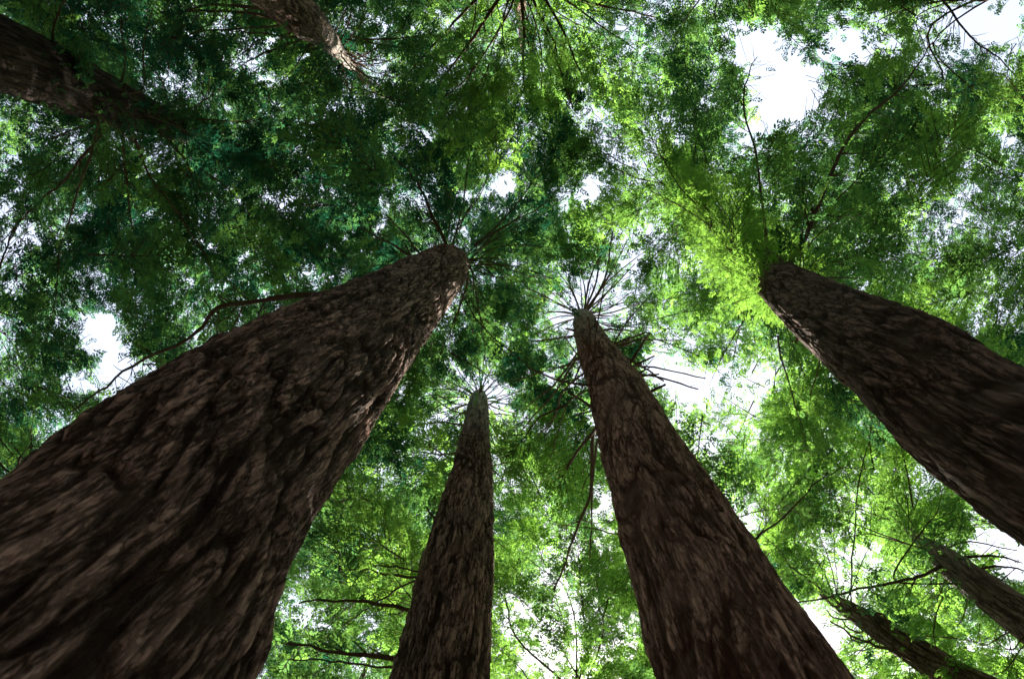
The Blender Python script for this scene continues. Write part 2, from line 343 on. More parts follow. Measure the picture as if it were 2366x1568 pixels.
# ------------------------------------------------------------------ limbs drawn one by one
# (tree, [(x,y)...], root height, tip height, thickness in sheet units, dead?)
LIMBS = [
 # huge left tree
 ('A', [(760,688),(637,690),(565,701),(500,714),(438,785),(326,832),(235,897),(163,945)], 12.5, 15, 9.5, 0),
 ('A', [(1035,575),(1000,500),(975,440),(945,400),(893,345)], 26, 28, 6.5, 0),
 ('A', [(960,600),(905,565),(860,545),(832,520)], 22, 24, 5, 0),
 ('A', [(975,590),(935,545),(900,505),(868,480)], 24, 27, 4, 0),
 ('A', [(1085,600),(1150,598),(1212,612)], 27, 28, 2.5, 0),
 ('A', [(1085,602),(1150,610),(1220,638),(1300,640)], 28, 29, 3, 0),
 ('A', [(1085,606),(1150,622),(1226,666)], 26, 27, 2.2, 0),
 ('A', [(1080,604),(1150,536),(1230,478),(1290,430)], 31, 34, 3, 0),
 ('A', [(1080,625),(1066,700),(1030,790),(1000,860)], 25, 27, 3, 0),
 ('A', [(1085,620),(1103,700),(1118,800),(1126,850)], 26, 28, 3, 0),
 ('A', [(1082,625),(1060,720),(1040,800),(1030,905)], 26, 28, 2.6, 0),
 ('A', [(1086,615),(1094,720),(1088,880)], 28, 30, 2.4, 0),
 ('A', [(1075,630),(1020,740),(975,860)], 27, 30, 2, 0),
 ('A', [(1040,590),(1060,520),(1110,450),(1130,390)], 32, 35, 3, 0),
 # centre right
 ('C', [(1375,940),(1340,922),(1313,905)], 16.5, 15, 7, 1),
 ('C', [(1440,862),(1478,805),(1503,768)], 18.8, 17.5, 5.5, 1),
 ('C', [(1440,858),(1480,838),(1512,822)], 18.8, 18, 5.5, 1),
 ('C', [(1445,878),(1500,850)], 18, 17.5, 4, 1),
 ('C', [(1460,912),(1500,905),(1537,888)], 17, 16, 8, 1),
 ('C', [(1400,800),(1450,787),(1518,784),(1570,788)], 24, 25, 3, 1),
 ('C', [(1363,840),(1362,785),(1359,733)], 20, 17, 6, 1),
 ('C', [(1374,852),(1374,810),(1376,772)], 19.5, 17.5, 4, 1),
 ('C', [(1345,830),(1320,800),(1303,775)], 21, 20, 3, 1),
 ('C', [(1345,800),(1333,818),(1280,889),(1216,940)], 23, 25, 4.5, 1),
 ('C', [(1345,825),(1322,843),(1282,905),(1199,1000)], 21, 23, 4.5, 1),
 ('C', [(1355,860),(1301,904),(1282,962),(1239,1008)], 19.5, 22, 4.5, 1),
 ('C', [(1360,900),(1312,932),(1284,1017),(1270,1060)], 18, 21, 3, 1),
 ('C', [(1385,985),(1365,1004),(1335,1040),(1310,1083)], 14.5, 15, 7, 1),
 ('C', [(1390,980),(1370,1010),(1366,1127),(1340,1203),(1310,1290),(1281,1362)], 14.5, 17.5, 7, 1),
 ('C', [(1390,1000),(1376,1060),(1368,1180),(1364,1290)], 14.3, 17, 5, 1),
 ('C', [(1435,1232),(1380,1222),(1346,1217),(1274,1212)], 10.5, 11.5, 3, 1),
 ('C', [(1420,1200),(1380,1208),(1330,1198)], 11, 12, 2, 1),
 ('C', [(1715,1275),(1760,1232),(1834,1174),(1890,1110),(1928,1091),(2022,1087)], 9.8, 13, 4.5, 0),
 ('C', [(1670,1200),(1730,1190),(1800,1172),(1850,1160)], 10.5, 13, 3, 0),
 ('C', [(1500,930),(1540,990),(1590,1050)], 16, 18, 2.2, 1),
 # centre bottom
 ('B', [(975,1335),(900,1327),(832,1315),(760,1325)], 17, 18, 6, 0),
 ('B', [(965,1408),(857,1391),(749,1384),(690,1392)], 16, 17, 8, 0),
 ('B', [(935,1525),(850,1512),(785,1507),(690,1492),(600,1470)], 14, 15.5, 10, 0),
 ('B', [(965,1340),(920,1360),(857,1399),(800,1440),(749,1478)], 17, 18, 4, 0),
 ('B', [(1030,1215),(1005,1200),(986,1172)], 20, 19, 6, 1),
 ('B', [(975,1320),(925,1310),(868,1304),(785,1247),(727,1207)], 17.5, 19, 4, 0),
 ('B', [(930,1545),(800,1530),(700,1520),(640,1545)], 13.6, 15, 5, 0),
 ('B', [(1110,945),(1160,920),(1225,893)], 32, 33, 2.6, 1),
 ('B', [(1110,955),(1170,958),(1235,970)], 31.5, 33, 2.4, 1),
 ('B', [(1115,960),(1160,975),(1200,1000)], 31, 32, 2, 1),
 ('B', [(1095,960),(1040,945),(985,905)], 31, 33, 3, 1),
 ('B', [(1090,985),(1020,975),(950,985)], 30, 32, 4, 1),
 ('B', [(1080,1040),(1020,1050),(960,1040)], 26.5, 28, 4, 1),
 # leaning right tree
 ('D', [(1800,650),(1835,590),(1870,530),(1920,400),(1975,300),(2050,232),(2110,168),(2155,95)], 17.5, 25, 8.5, 0),
 ('D', [(1775,625),(1765,500),(1745,350),(1718,250),(1728,180),(1745,130)], 19, 26, 5, 0),
 ('D', [(1790,660),(1740,683),(1690,702)], 17.5, 17, 2.8, 1),
 ('D', [(1800,640),(1850,590),(1900,530),(1985,480)], 18, 20, 3.5, 0),
 ('D', [(1870,655),(1930,640),(2000,642)], 15.5, 17, 4, 0),
 ('D', [(1850,640),(1880,610),(1930,575)], 16, 18, 3, 0),
 ('D', [(1860,770),(1846,778),(1838,790)], 14.5, 14.3, 9, 1),
 ('D', [(1700,555),(1640,520),(1560,470),(1500,440)], 22.5, 25, 2.4, 1),
 # top left
 ('E', [(240,240),(217,326),(188,427),(138,570)], 21, 23, 6, 0),
 ('E', [(282,262),(290,398),(300,480),(310,590)], 22.3, 24, 5, 0),
 ('E', [(297,275),(344,405),(398,471),(464,570),(500,640)], 22.5, 25, 4.5, 0),
 ('E', [(275,265),(203,348),(145,420),(85,470),(20,560)], 22, 24, 6, 0),
 ('E', [(100,160),(119,108),(127,54),(156,-10)], 19, 18, 6, 0),
 ('E', [(300,235),(333,195),(330,120),(351,20)], 22.5, 23, 4, 0),
 ('E', [(350,262),(400,235),(470,222)], 24, 25, 4, 0),
 ('E', [(360,280),(440,275),(560,282),(640,268)], 24.5, 27, 3.5, 0),
 ('E', [(270,215),(290,150),(280,60),(285,-20)], 22, 23, 4, 0),
 ('E', [(260,265),(170,300),(90,330)], 21.5, 22, 5, 0),
 ('E', [(360,285),(420,360),(520,430),(600,520),(740,560)], 24.5, 29, 3, 0),
 # top, left of centre
 ('F', [(650,28),(560,14),(470,14),(380,42)], 24, 26, 7, 0),
 ('F', [(660,46),(560,30),(460,26),(362,32)], 24.5, 26, 7, 0),
 ('F', [(670,55),(560,66),(470,72),(410,100)], 25, 27, 5, 0),
 ('F', [(690,85),(600,78),(530,70)], 26, 27, 5, 0),
 ('F', [(700,90),(640,110),(580,140),(520,178)], 26.5, 28, 5, 0),
 ('F', [(715,105),(650,190),(560,220)], 27.5, 30, 3, 0),
 ('F', [(790,115),(850,135),(905,142)], 30, 31, 2.5, 1),
 ('F', [(795,130),(850,160),(920,185)], 31, 32, 2.5, 1),
 ('F', [(770,80),(800,20),(812,-30)], 28, 28, 3, 1),
 ('F', [(790,110),(830,60),(850,-10)], 29.5, 30, 2.5, 1),
 # beyond the top edge
 ('T', [(1190,-60),(1137,22),(1083,101),(992,225)], 31, 31, 8, 0),
 ('T', [(1190,-80),(1120,-20),(1058,43),(1011,95),(945,165),(869,245)], 30, 30, 6, 0),
 ('T', [(1185,-70),(1180,20),(1083,178),(1030,220),(960,275)], 31, 33, 4.5, 0),
 ('T', [(1200,-60),(1210,62),(1210,160),(1217,228)], 31, 33, 6, 0),
 ('T', [(1205,-50),(1235,7),(1279,101),(1289,170)], 31, 33, 5.5, 0),
 ('T', [(1205,-60),(1260,0),(1307,83),(1337,156),(1391,228)], 31, 32, 5.5, 0),
 ('T', [(1205,-60),(1322,11),(1391,62),(1474,116)], 31, 31, 4.5, 0),
 ('T', [(1205,-65),(1355,4),(1463,29),(1554,51)], 31, 31, 5.5, 0),
 ('T', [(1200,-40),(1240,120),(1340,280),(1420,320)], 33, 35, 2.5, 0),
 ('T', [(1200,-40),(1245,80),(1250,200),(1230,290)], 33, 35, 3.5, 0),
 ('T', [(1200,-60),(1290,30),(1400,90),(1430,160)], 32, 33, 3, 0),
 ('T', [(1200,-60),(1140,100),(1120,190),(1085,270)], 32, 35, 3, 0),
 # top right corner
 ('K', [(2280,0),(2165,-30),(2185,10),(2240,85),(2300,130),(2366,195)], 30, 28, 5.5, 0),
 ('K', [(2350,-40),(2150,60),(2180,180),(2100,196),(1995,190)], 31, 30, 5, 0),
 ('K', [(2350,-40),(2160,90),(2230,190),(2290,230)], 31, 30, 4, 0),
 ('K', [(2330,-30),(2130,30),(2140,110),(2185,190)], 32, 31, 3, 0),
 ('K', [(2330,-30),(2040,40),(2080,100),(2125,150)], 33, 31, 2.5, 0),
 # lower right
 ('G', [(2190,1298),(2130,1330),(2081,1340),(1946,1369),(1833,1395)], 22, 19, 7, 0),
 ('G', [(2068,1340),(2112,1253),(2150,1200),(2170,1163),(2173,1109)], 20.8, 22, 3.5, 0),
 ('G', [(2200,1290),(2290,1283),(2366,1300)], 22, 22, 6, 0),
 ('G', [(2230,1325),(2300,1308),(2380,1320)], 21.5, 21.5, 6, 0),
 ('G', [(2180,1270),(2240,1250),(2350,1272)], 23, 23, 5, 0),
 ('G', [(2366,1470),(2340,1500),(2300,1480),(2310,1440)], 18, 17, 2.5, 1),
 ('G', [(2366,1490),(2330,1540),(2290,1560)], 18, 17, 2.5, 1),
 ('G', [(2330,1460),(2270,1490),(2262,1440)], 18.6, 18, 2.5, 1),
 ('H', [(2060,1500),(2040,1420),(1971,1405),(1973,1253),(1992,1072),(2028,960)], 24, 27, 4.5, 0),
 ('H', [(1935,1395),(1900,1320),(1850,1240),(1800,1180)], 27.5, 31, 3, 0),
 ('H', [(1935,1390),(1920,1310),(1890,1230),(1870,1180)], 27.5, 31, 2.6, 0),
 ('H', [(1935,1388),(1930,1300),(1925,1220)], 27.5, 31, 2.4, 0),
 ('H', [(1925,1390),(1860,1330),(1800,1300)], 27.5, 30, 2.6, 0),
 ('H', [(1950,1400),(1990,1300),(2030,1220)], 27, 30, 2.6, 0),
 ('H', [(2130,1535),(2060,1500),(1990,1480),(1913,1435)], 23, 21, 8, 0),
 ('H', [(1960,1430),(1925,1425),(1912,1410)], 26, 25.5, 4, 1),
 ('H', [(1990,1460),(1960,1450),(1945,1430)], 25.5, 25, 4, 1),
 ('H', [(2010,1480),(1975,1480),(1960,1462)], 25, 24.5, 4, 1),
 # left edge
 ('L', [(-150,650),(-30,690),(0,610),(35,530),(75,470)], 24, 24, 6, 0),
 ('L', [(-120,690),(0,720),(70,760),(150,830)], 25, 26, 4, 0),
 ('L', [(-150,750),(0,1075),(60,1040),(90,1025)], 22, 20, 6, 0),
 ('L', [(-200,740),(40,1060),(75,990),(82,930)], 22, 22, 3, 0),
 # bottom centre
 ('S', [(1325,1600),(1200,1480),(1170,1390),(1160,1320)], 29, 30, 5, 0),
 ('S', [(1330,1640),(1385,1500),(1400,1400),(1430,1290)], 28, 29, 4, 0),
 ('S', [(1330,1640),(1330,1450),(1300,1350),(1220,1290)], 28, 30, 4, 0),
]
# bare spokes round the pale top of the centre-right tree, and a few round the others
def spokes(k, n, z0, z1, a0, a1, L0, L1, th, dead):
    T = TREES[k]
    for i in range(n):
        u = (i+.5*rng.random())/n; z = z0+(z1-z0)*rng.random()
        ax = axis_at(T, z); cx, cy, d = proj(ax[:3])
        an = math.radians(a0+(a1-a0)*u+rng.normal()*3); Lp = L0+(L1-L0)*rng.random()
        c, s = math.cos(an), math.sin(an)
        bend = rng.normal()*.06
        LIMBS.append((k, [(cx, cy), (cx+c*Lp*.5-s*Lp*bend, cy-s*Lp*.5-c*Lp*bend), (cx+c*Lp, cy-s*Lp)], z, z+rng.random()*1.5, th*(.7+.5*rng.random()), dead))
spokes('C', 26, 28.5, 37, -35, 215, 60, 150, 2.8, 1)
spokes('C', 6, 32, 36, 40, 85, 170, 220, 4, 1)
spokes('B', 16, 33, 37, -20, 200, 50, 120, 2.6, 1)
spokes('F', 14, 29, 33, -70, 70, 60, 140, 2.6, 1)
spokes('A', 4, 28, 34, -120, 60, 110, 240, 2.0, 0)
spokes('G', 4, 23, 26, 60, 180, 80, 160, 2.4, 0)

def stubs(k, n, z0, z1, L0, L1, th):
    T = TREES[k]
    for i in range(n):
        z = z0+(z1-z0)*rng.random(); ax = axis_at(T, z)
        an = rng.random()*2*math.pi; Lw = L0+(L1-L0)*rng.random()**2
        tip = ax[:3]+np.array([math.cos(an), math.sin(an), rng.normal()*.25-.1])*(ax[3]+Lw)
        rt = ax[:3]+np.array([math.cos(an), math.sin(an), 0])*ax[3]*.7; md = (rt+tip)/2+rng.normal(size=3)*.06*Lw
        xs, ys, _ = proj(np.array([rt, md, tip]))
        LIMBS.append((k, list(zip(xs, ys)), z, tip[2], th*(.6+.7*rng.random()), 1))
stubs('C', 28, 15, 29, .25, 2.2, 4.6)
stubs('B', 16, 18, 31, .2, 1.0, 3)
stubs('A', 6, 15, 25, .15, .5, 4)
stubs('D', 8, 12, 18, .12, .8, 3.5)
stubs('F', 10, 24, 29, .3, 1.5, 3)
stubs('G', 8, 19, 22, .3, 1.2, 2.5)
stubs('E', 10, 18, 23, .3, 1.8, 3)
limb_paths = []
for (k, pts, z0, z1, th, dead) in LIMBS:
    T = TREES[k]; n = len(pts)
    pts = np.array(pts, float)
    seg = np.r_[0, np.cumsum(np.hypot(*np.diff(pts, axis=0).T))]; seg /= seg[-1]
    w = P(pts[:, 0], pts[:, 1], z0+(z1-z0)*seg)
    ax = axis_at(T, z0)                       # root inside the trunk
    if np.linalg.norm(w[0, :2]-ax[:2]) > ax[3]*.6: w = np.vstack([ax[:3]+(w[0]-ax[:3])*.15, w])
    m = max(8, int(4*len(w)))
    c = smooth_path(w, m)
    Ltot = np.linalg.norm(np.diff(c, axis=0), axis=1).sum()
    jit = np.stack([fbm(np.arange(m)*.7, 0*np.arange(m)+i*9.1, rng.random()*90+0*np.arange(m), 2)-.5 for i in range(3)], -1)
    c = c+jit*(.02 if dead else .045)*min(Ltot, 4)*np.linspace(0, 1, m)[:, None]
    depth = (c-CAM) @ FWD
    r = th/2*np.mean(depth)/FPX*1.35*(1-(.5 if dead else .68)*np.linspace(0, 1, m)**1.2)
    acc = Acc(); acc.add(*tube(c, r*(1+.25*(rng.random(m)-.5)), 8))
    # side twigs
    nt_ = int(Ltot*(1.2 if dead else 3.0)); tw = []
    for _ in range(nt_):
        i = rng.integers(int(m*.3), m-1); d = c[i+1]-c[i]; d /= np.linalg.norm(d)+1e-9
        sd2 = np.cross(d, [0, 0, 1])*rng.choice([-1, 1])
        v = d*.8+sd2*(.5+.5*rng.random())+np.array([0, 0, rng.normal()*.25]); v /= np.linalg.norm(v)
        ln = (.25+.7*rng.random())*(.6 if dead else 1.0)
        e = c[i]+v*ln*.5; f = e+(v+rng.normal(size=3)*.25)*ln*.5
        q_ = np.array([c[i], e, f]); acc.add(*tube(q_, np.array([r[i]*.4, r[i]*.3, .004]), 4)); tw.append(q_)
    V, F = acc.get()
    me = mesh_np('branch', V, F, [M_DEAD if dead else M_TWIG], attrs={'ridge': np.full(len(V), .5)})
    o = link('branch', me, T['root'])
    if dead: o['label'] = 'bare dead branch'
    limb_paths.append((k, c, r, dead, tw))

# ------------------------------------------------------------------ where the sky shows through
GAPS = [
 (460,90,16,12,.85),(500,60,18,10,.85),(640,180,22,16,.85),(700,140,14,14,.85),(330,180,16,12,.85),(420,200,20,16,.85),(520,240,16,12,.85),(250,130,12,16,.85),(90,270,16,12,.85),(40,300,18,10,.85),(160,330,22,12,.85),(230,400,18,16,.85),(300,340,14,10,.85),(60,420,24,16,.85),(170,510,24,22,.85),(280,520,16,14,.85),(60,520,20,26,.85),(350,490,14,12,.85),(480,560,16,12,.85),(570,590,20,14,.85),(640,560,14,12,.85),(770,560,18,12,.85),(960,300,16,12,.85),(900,240,14,12,.85),(1000,330,20,10,.85),(1060,380,16,16,.85),(560,470,12,10,.85),(700,450,12,10,.85),(800,500,12,16,.85),(1180,350,12,10,.85),(430,640,16,12,.85),(560,730,12,16,.85),(330,700,14,14,.85),(450,760,12,14,.85),
 (1350,725,75,60,.8),(1400,690,50,50,.7),(1430,735,40,40,.6),(1310,770,30,40,.5),(1125,925,45,35,.6),(1085,900,30,30,.4),(850,140,40,35,.6),(1480,110,60,50,.7),(1440,180,50,40,.6), # x, y, rx, ry, strength
 (1750,120,60,75,1),(1800,220,85,75,1),(1850,160,60,50,1),(1700,70,45,30,.9),(1640,140,40,50,.5),(1960,110,70,45,1),(2040,90,60,40,.9),(2130,60,45,40,.7),
 (2250,50,90,50,1),(2340,40,50,60,1),(2320,150,50,40,.8),(2000,30,60,25,.8),(1930,190,30,30,.6),
 (1600,895,70,52,1),(1530,850,45,40,1),(1545,975,30,22,.8),(1660,880,40,30,.7),(1745,870,60,30,.8),(1700,925,30,25,.5),
 (230,770,38,60,1),(250,860,60,40,1),(180,870,40,30,.9),(300,880,40,35,.8),(330,930,28,22,.7),(110,985,35,45,.6),
 (15,480,40,40,.9),(45,560,35,50,.8),(20,660,30,30,.9),(10,770,35,45,.8),(70,640,20,20,.6),(15,880,25,30,.6),
 (1155,425,50,26,1),(1090,455,35,24,.9),(880,505,18,42,.9),(890,490,22,20,.9),(720,625,50,18,.8),(800,615,30,16,.7),(690,665,25,12,.7),(620,690,18,12,.6),(740,655,40,15,.6),
 (1385,432,28,26,1),(1300,470,22,30,.8),(1375,650,30,36,1),(1398,700,26,30,.8),(1310,545,14,18,.6),
 (1880,555,34,40,.8),(1810,500,26,36,.7),(1785,440,16,40,.6),(1860,610,22,20,.6),(1720,360,20,26,.6),(1795,375,20,18,.5),
 (2310,1245,60,45,1),(2340,1310,50,30,1),(2250,1190,35,30,.8),(2366,1290,40,50,1),(2140,1080,30,30,.6),(2170,1000,40,30,.4),
 (1392,1160,26,50,1),(1400,1230,16,50,.8),(1255,1520,55,36,.9),(1200,1400,32,36,.8),(1290,1370,30,22,.7),(1150,1060,14,30,.5),(1180,1130,20,18,.4),
 (700,1430,50,20,.9),(770,1445,30,16,.8),(610,1500,22,18,.8),(640,1400,24,18,.6),(860,1330,30,12,.4),(930,905,25,28,.6),(920,960,20,15,.6),
 (1120,800,20,15,.5),(1265,870,30,26,.9),(1190,770,26,20,.7),(1240,800,30,24,.6),(1150,880,20,30,.5),(1030,955,12,14,.5),(1310,800,14,25,.5),
 (2330,1490,45,45,.8),(2090,1545,36,18,.9),(2230,1420,14,16,.7),(2250,1480,22,18,.7),
 (560,150,50,34,.9),(600,110,34,26,.8),(380,190,26,20,.8),(340,210,18,20,.7),(430,160,30,22,.6),(210,60,12,22,.5),(275,35,12,12,.5),(190,370,26,16,.5),
 (1040,35,30,30,.8),(880,60,26,36,.8),(960,80,30,22,.6),(850,130,40,26,.6),(1460,60,60,45,.7),(1400,120,45,36,.5),(1540,90,45,36,.5),(1380,260,36,36,.8),(1400,330,22,30,.6),(1550,190,26,20,.4),
 (200,480,36,26,.6),(130,560,20,26,.5),(100,440,30,20,.4),(240,440,24,24,.5),(60,200,16,10,.6),(700,20,20,16,.5),(420,10,30,10,.5),(540,20,30,12,.5),
 (1580,340,22,24,.5),(1620,250,20,30,.5),(1440,430,16,20,.5),(1500,380,16,16,.4),(1880,330,20,14,.5),(1640,20,40,20,.5),(1570,20,24,16,.4),
 (2190,290,12,16,.5),(2230,330,12,12,.4),(2330,560,22,30,.4),(2340,720,30,40,.6),(2270,720,24,50,.4),(2290,800,18,22,.4),
]
GA = np.array(GAPS, float)
def gapval(px, py):
    """0 = full foliage, 1 = open sky"""
    wx = px+(fbm(px*.03, py*.03, 0*px, 2, 901)-.5)*55+(vnoise(px*.12, py*.12, 0*px, 5)-.5)*18
    wy = py+(fbm(px*.03, py*.03, 0*px+5, 2, 907)-.5)*55+(vnoise(px*.12, py*.12, 0*px, 8)-.5)*18
    g = np.zeros_like(px)
    for x, y, rx, ry, s in GA:
        d = np.sqrt(((wx-x)/rx)**2+((wy-y)/ry)**2)
        g = np.maximum(g, s*np.clip((1.35-d)/.6, 0, 1))
    return g
GR = 4.0; GM = 120                            # grid cell (sheet units), margin
GH, GW = int((H0+2*GM)/GR), int((W0+2*GM)/GR)
ZT = np.full((GH, GW), -1e9); ZL = np.full((GH, GW), -1e9)
def stamp(G, x, y, rad, z):
    i0, i1 = int((y-rad+GM)/GR), int((y+rad+GM)/GR)+1; j0, j1 = int((x-rad+GM)/GR), int((x+rad+GM)/GR)+1
    i0, j0, i1, j1 = max(i0, 0), max(j0, 0), min(i1, GH), min(j1, GW)
    if i0 >= i1 or j0 >= j1: return
    yy, xx = np.mgrid[i0:i1, j0:j1]
    m_ = (xx*GR+GR/2-GM-x)**2+(yy*GR+GR/2-GM-y)**2 < rad*rad
    sub = G[i0:i1, j0:j1]; sub[m_] = np.maximum(sub[m_], z)
for k, zlim in (('A', 27), ('C', 31), ('B', 32), ('D', 17), ('E', 23), ('F', 28.5), ('G', 22.5), ('H', 26)):
    T = TREES[k]; x, y, hw = T['px']; zz = T['s'][:, 2]
    for z in np.arange(3, zlim, .12):
        a, b, c = [np.interp(z, zz, q_) for q_ in (x, y, hw)]
        if k == 'E': stamp(ZT, a, b, c*.6, z-3) if z < 20 else None
        elif k in 'GH': stamp(ZT, a, b, c*.7+2, z-1.5)
        else: stamp(ZT, a, b, c*1.12+3, z+.5)
for (k, c, r, dead, tw) in limb_paths:
    if np.ptp(proj(c)[0])+np.ptp(proj(c)[1]) < 60: continue
    cc = np.stack([np.interp(np.linspace(0, 1, 120), np.linspace(0, 1, len(c)), c[:, i]) for i in range(3)], -1)
    x, y, d = proj(cc); rr = np.interp(np.linspace(0, 1, 120), np.linspace(0, 1, len(c)), r)
    n_ = 120 if dead else 95
    for i in range(n_): stamp(ZL, x[i], y[i], rr[i]/d[i]*FPX+(9 if dead else 13*min(1, 1.6-i/100)), cc[i, 2]+.15)
def grid_at(G, px, py):
    i = np.clip(((py+GM)/GR).astype(int), 0, GH-1); j = np.clip(((px+GM)/GR).astype(int), 0, GW-1)
    return G[i, j]
def trunk_block(px, py, z, grow=4):
    """True where a point would stand in front of a clear trunk"""
    return z < grid_at(ZT, px, py)
def limb_block(px, py, z): return z < grid_at(ZL, px, py)

# ------------------------------------------------------------------ frond template
def frond(npair, ln, wd, span):
    """flat feather of pointed leaflets, along +X, normal +Z"""
    q_ = []
    def leaf(o, d, l, w_):
        d = d/np.linalg.norm(d); s = np.cross(d, [0, 0, 1.]); s /= np.linalg.norm(s)
        q_.append([o, o+d*l*.45+s*w_/2, o+d*l, o+d*l*.45-s*w_/2])
    for i in range(npair):
        u = (i+.6)/npair; x = u*span
        l = ln*(.6+.4*math.sin(math.pi*min(1, u*1.1)))
        for sg in (-1, 1):
            leaf(np.array([x, 0, 0]), np.array([.75, sg*.8, -.12]), l, wd)
    leaf(np.array([span*.9, 0, 0]), np.array([1., 0, -.1]), ln*.9, wd)
    return np.array(q_)                       # (nleaf,4,3)
FR = frond(5, .115, .044, .30)
FRS = frond(2, .30, .15, .40)                 # coarse, for trees outside the picture

def make_bough(tip, dirv, length, width, ntw, nfr):
    """returns frond origins, directions, twig segments for one flat drooping bough starting near tip-dir*length"""
    d = dirv/np.linalg.norm(dirv); side = np.cross(d, [0, 0, 1.]); side /= np.linalg.norm(side)+1e-9
    O, D, S = [], [], []
    roll = rng.normal()*.25
    side = side*math.cos(roll)+np.array([0, 0, 1.])*math.sin(roll)
    for i in range(ntw):
        u = (i+rng.random())/ntw
        b = tip-d*length*(1-u)+np.array([0, 0, -.25*u*u*length])
        sg = 1 if i % 2 else -1
        v = d*(.75+.3*rng.random())+side*sg*(.9-.35*u)+np.array([0, 0, -.12+.22*rng.normal()]); v /= np.linalg.norm(v)
        tl = width*(.45+.75*math.sin(math.pi*min(1, .12+.85*u)))*(.7+.5*rng.random())
        S.append((b, b+v*tl+np.array([0, 0, -.08*tl])))
        for j in range(nfr):
            w_ = (j+rng.random())/nfr
            o = b+v*tl*w_+np.array([0, 0, -.1*tl*w_*w_])+rng.normal(size=3)*.03
            s2 = np.cross(v, [0, 0, 1.])
            dd = v*.8+s2*(1 if j % 2 else -1)*(.7*(1-w_*.5))+rng.normal(size=3)*.18
            dd[2] -= .15
            O.append(o); D.append(dd/np.linalg.norm(dd))
    return O, D, S

for T in TREES.values(): T['O'] = []; T['D'] = []; T['tint'] = []; T['sz'] = []; T['S'] = []; T['conn'] = []
order = list(TREES)
def owner(p, z):
    best = None; bd = 1e9
    for k in order:
        T = TREES[k]; z0, z1 = T['crown']
        if z < z0-1 or z > z1+2: continue
        a = axis_at(T, min(z, z1)); d = np.hypot(p[0]-a[0], p[1]-a[1])/T['reach']
        if d < bd: bd = d; best = k
    return best, bd
layers = [  # spacing in sheet units, height range
 (108, (17, 25), .6), (76, (25, 33), .95), (66, (33, 43), 1.0)]
nb = 0
layers.append((78, (34, 45), 1.0))             # one more high layer for the lower part
for li, (sp, (za, zb_), dens) in enumerate(layers):
    for gy in np.arange(-60, H0+60, sp):
        for gx_ in np.arange(-60, W0+60, sp):
            x = gx_+rng.random()*sp; y = gy+rng.random()*sp
            if rng.random() > dens or (li == 3 and (y < 760 or x < 600)): continue
            gv = gapval(np.array([x]), np.array([y]))[0]
            if gv > .97: continue
            rho = math.hypot(x-ZEN[0], y-ZEN[1])
            if li == 0 and rho < 420: continue
            dn = fbm(np.array([x*.006]), np.array([y*.006]), np.array([li*5.]), 2, 33)[0]
            if dn < .33 and rng.random() < .7: continue
            z = za+(zb_-za)*rng.random()
            p = P(np.array(x), np.array(y), z)
            k, dd = owner(p, z)
            if k is None or dd > 2.7: continue
            T = TREES[k]; a = axis_at(T, min(z, T['s'][-1, 2]-.5))
            out = np.array([p[0]-a[0], p[1]-a[1], 0]); ln = np.linalg.norm(out)
            out = out/(ln+1e-6) + np.array([rng.normal(), rng.normal(), 0])*.25
            out[2] = -.12+.1*rng.normal()
            L_ = (1.6+1.0*rng.random())*(z/32)**.5; Wd = (.75+.4*rng.random())*(z/32)**.5
            O, D, S = make_bough(p+out*L_*.4, out, L_, Wd, 18, 8)
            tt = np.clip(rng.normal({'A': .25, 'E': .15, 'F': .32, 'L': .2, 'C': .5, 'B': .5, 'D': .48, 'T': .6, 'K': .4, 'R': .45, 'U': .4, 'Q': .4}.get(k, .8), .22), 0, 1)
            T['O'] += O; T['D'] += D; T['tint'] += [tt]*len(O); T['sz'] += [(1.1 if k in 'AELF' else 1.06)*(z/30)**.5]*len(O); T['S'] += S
            st = p-out*L_*.6
            za_ = np.clip(z-.4-.15*ln, max(T['crown'][0], 2), T['s'][-1, 2]-1)
            T['conn'].append((axis_at(T, za_)[:3], st, p+out*L_*.4))
            nb += 1
# fuller inner boughs that close the roof over the big left trunk and the far left
for k, n_, z0_, z1_, R_ in (('A', 75, 34, 48, 4.6), ('E', 30, 27, 39, 5), ('F', 30, 31, 45, 5), ('L', 20, 24, 38, 6)):
    T = TREES[k]
    for _ in range(n_):
        z = rng.uniform(z0_, z1_); a = axis_at(T, z); th_ = rng.random()*2*math.pi; rr = .6+R_*rng.random()**.7
        o = np.array([math.cos(th_), math.sin(th_), -.1+.1*rng.normal()]); p = a[:3]+np.array([o[0]*rr, o[1]*rr, 0])
        x, y, _d = proj(p)
        if gapval(np.array([x]), np.array([y]))[0] > .6: continue
        O, D, S = make_bough(p+o*.9, o, 2.2, .95, 18, 8)
        tt = np.clip(rng.normal(.2, .15), 0, 1)
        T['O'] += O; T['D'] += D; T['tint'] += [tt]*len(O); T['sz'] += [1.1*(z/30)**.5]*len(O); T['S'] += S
# outer forest roof, needed for the shade it casts (coarser, outside the picture)
nb2 = 0
TOUT = []
while len(TOUT) < 2300:
    th_ = rng.random()*2*math.pi; rr = 7+40*rng.random()**.8; z = 5+33*rng.random()**.8
    p = np.array([rr*math.cos(th_), rr*math.sin(th_), z])
    x, y, d = proj(p)
    if d > 0 and -230 < x < W0+230 and -230 < y < H0+230: continue
    TOUT.append(p)
print('boughs', nb, 'outer', len(TOUT))
OUTER = [(-150, -700), (800, -650), (1500, -800), (2400, -750), (-800, 100), (-900, 900), (-600, 1700), (300, 2400), (1050, 2600), (1900, 2700), (2700, 2300), (3200, 1500), (3300, 700), (3200, -100), (700, 1900), (2500, 1850)]
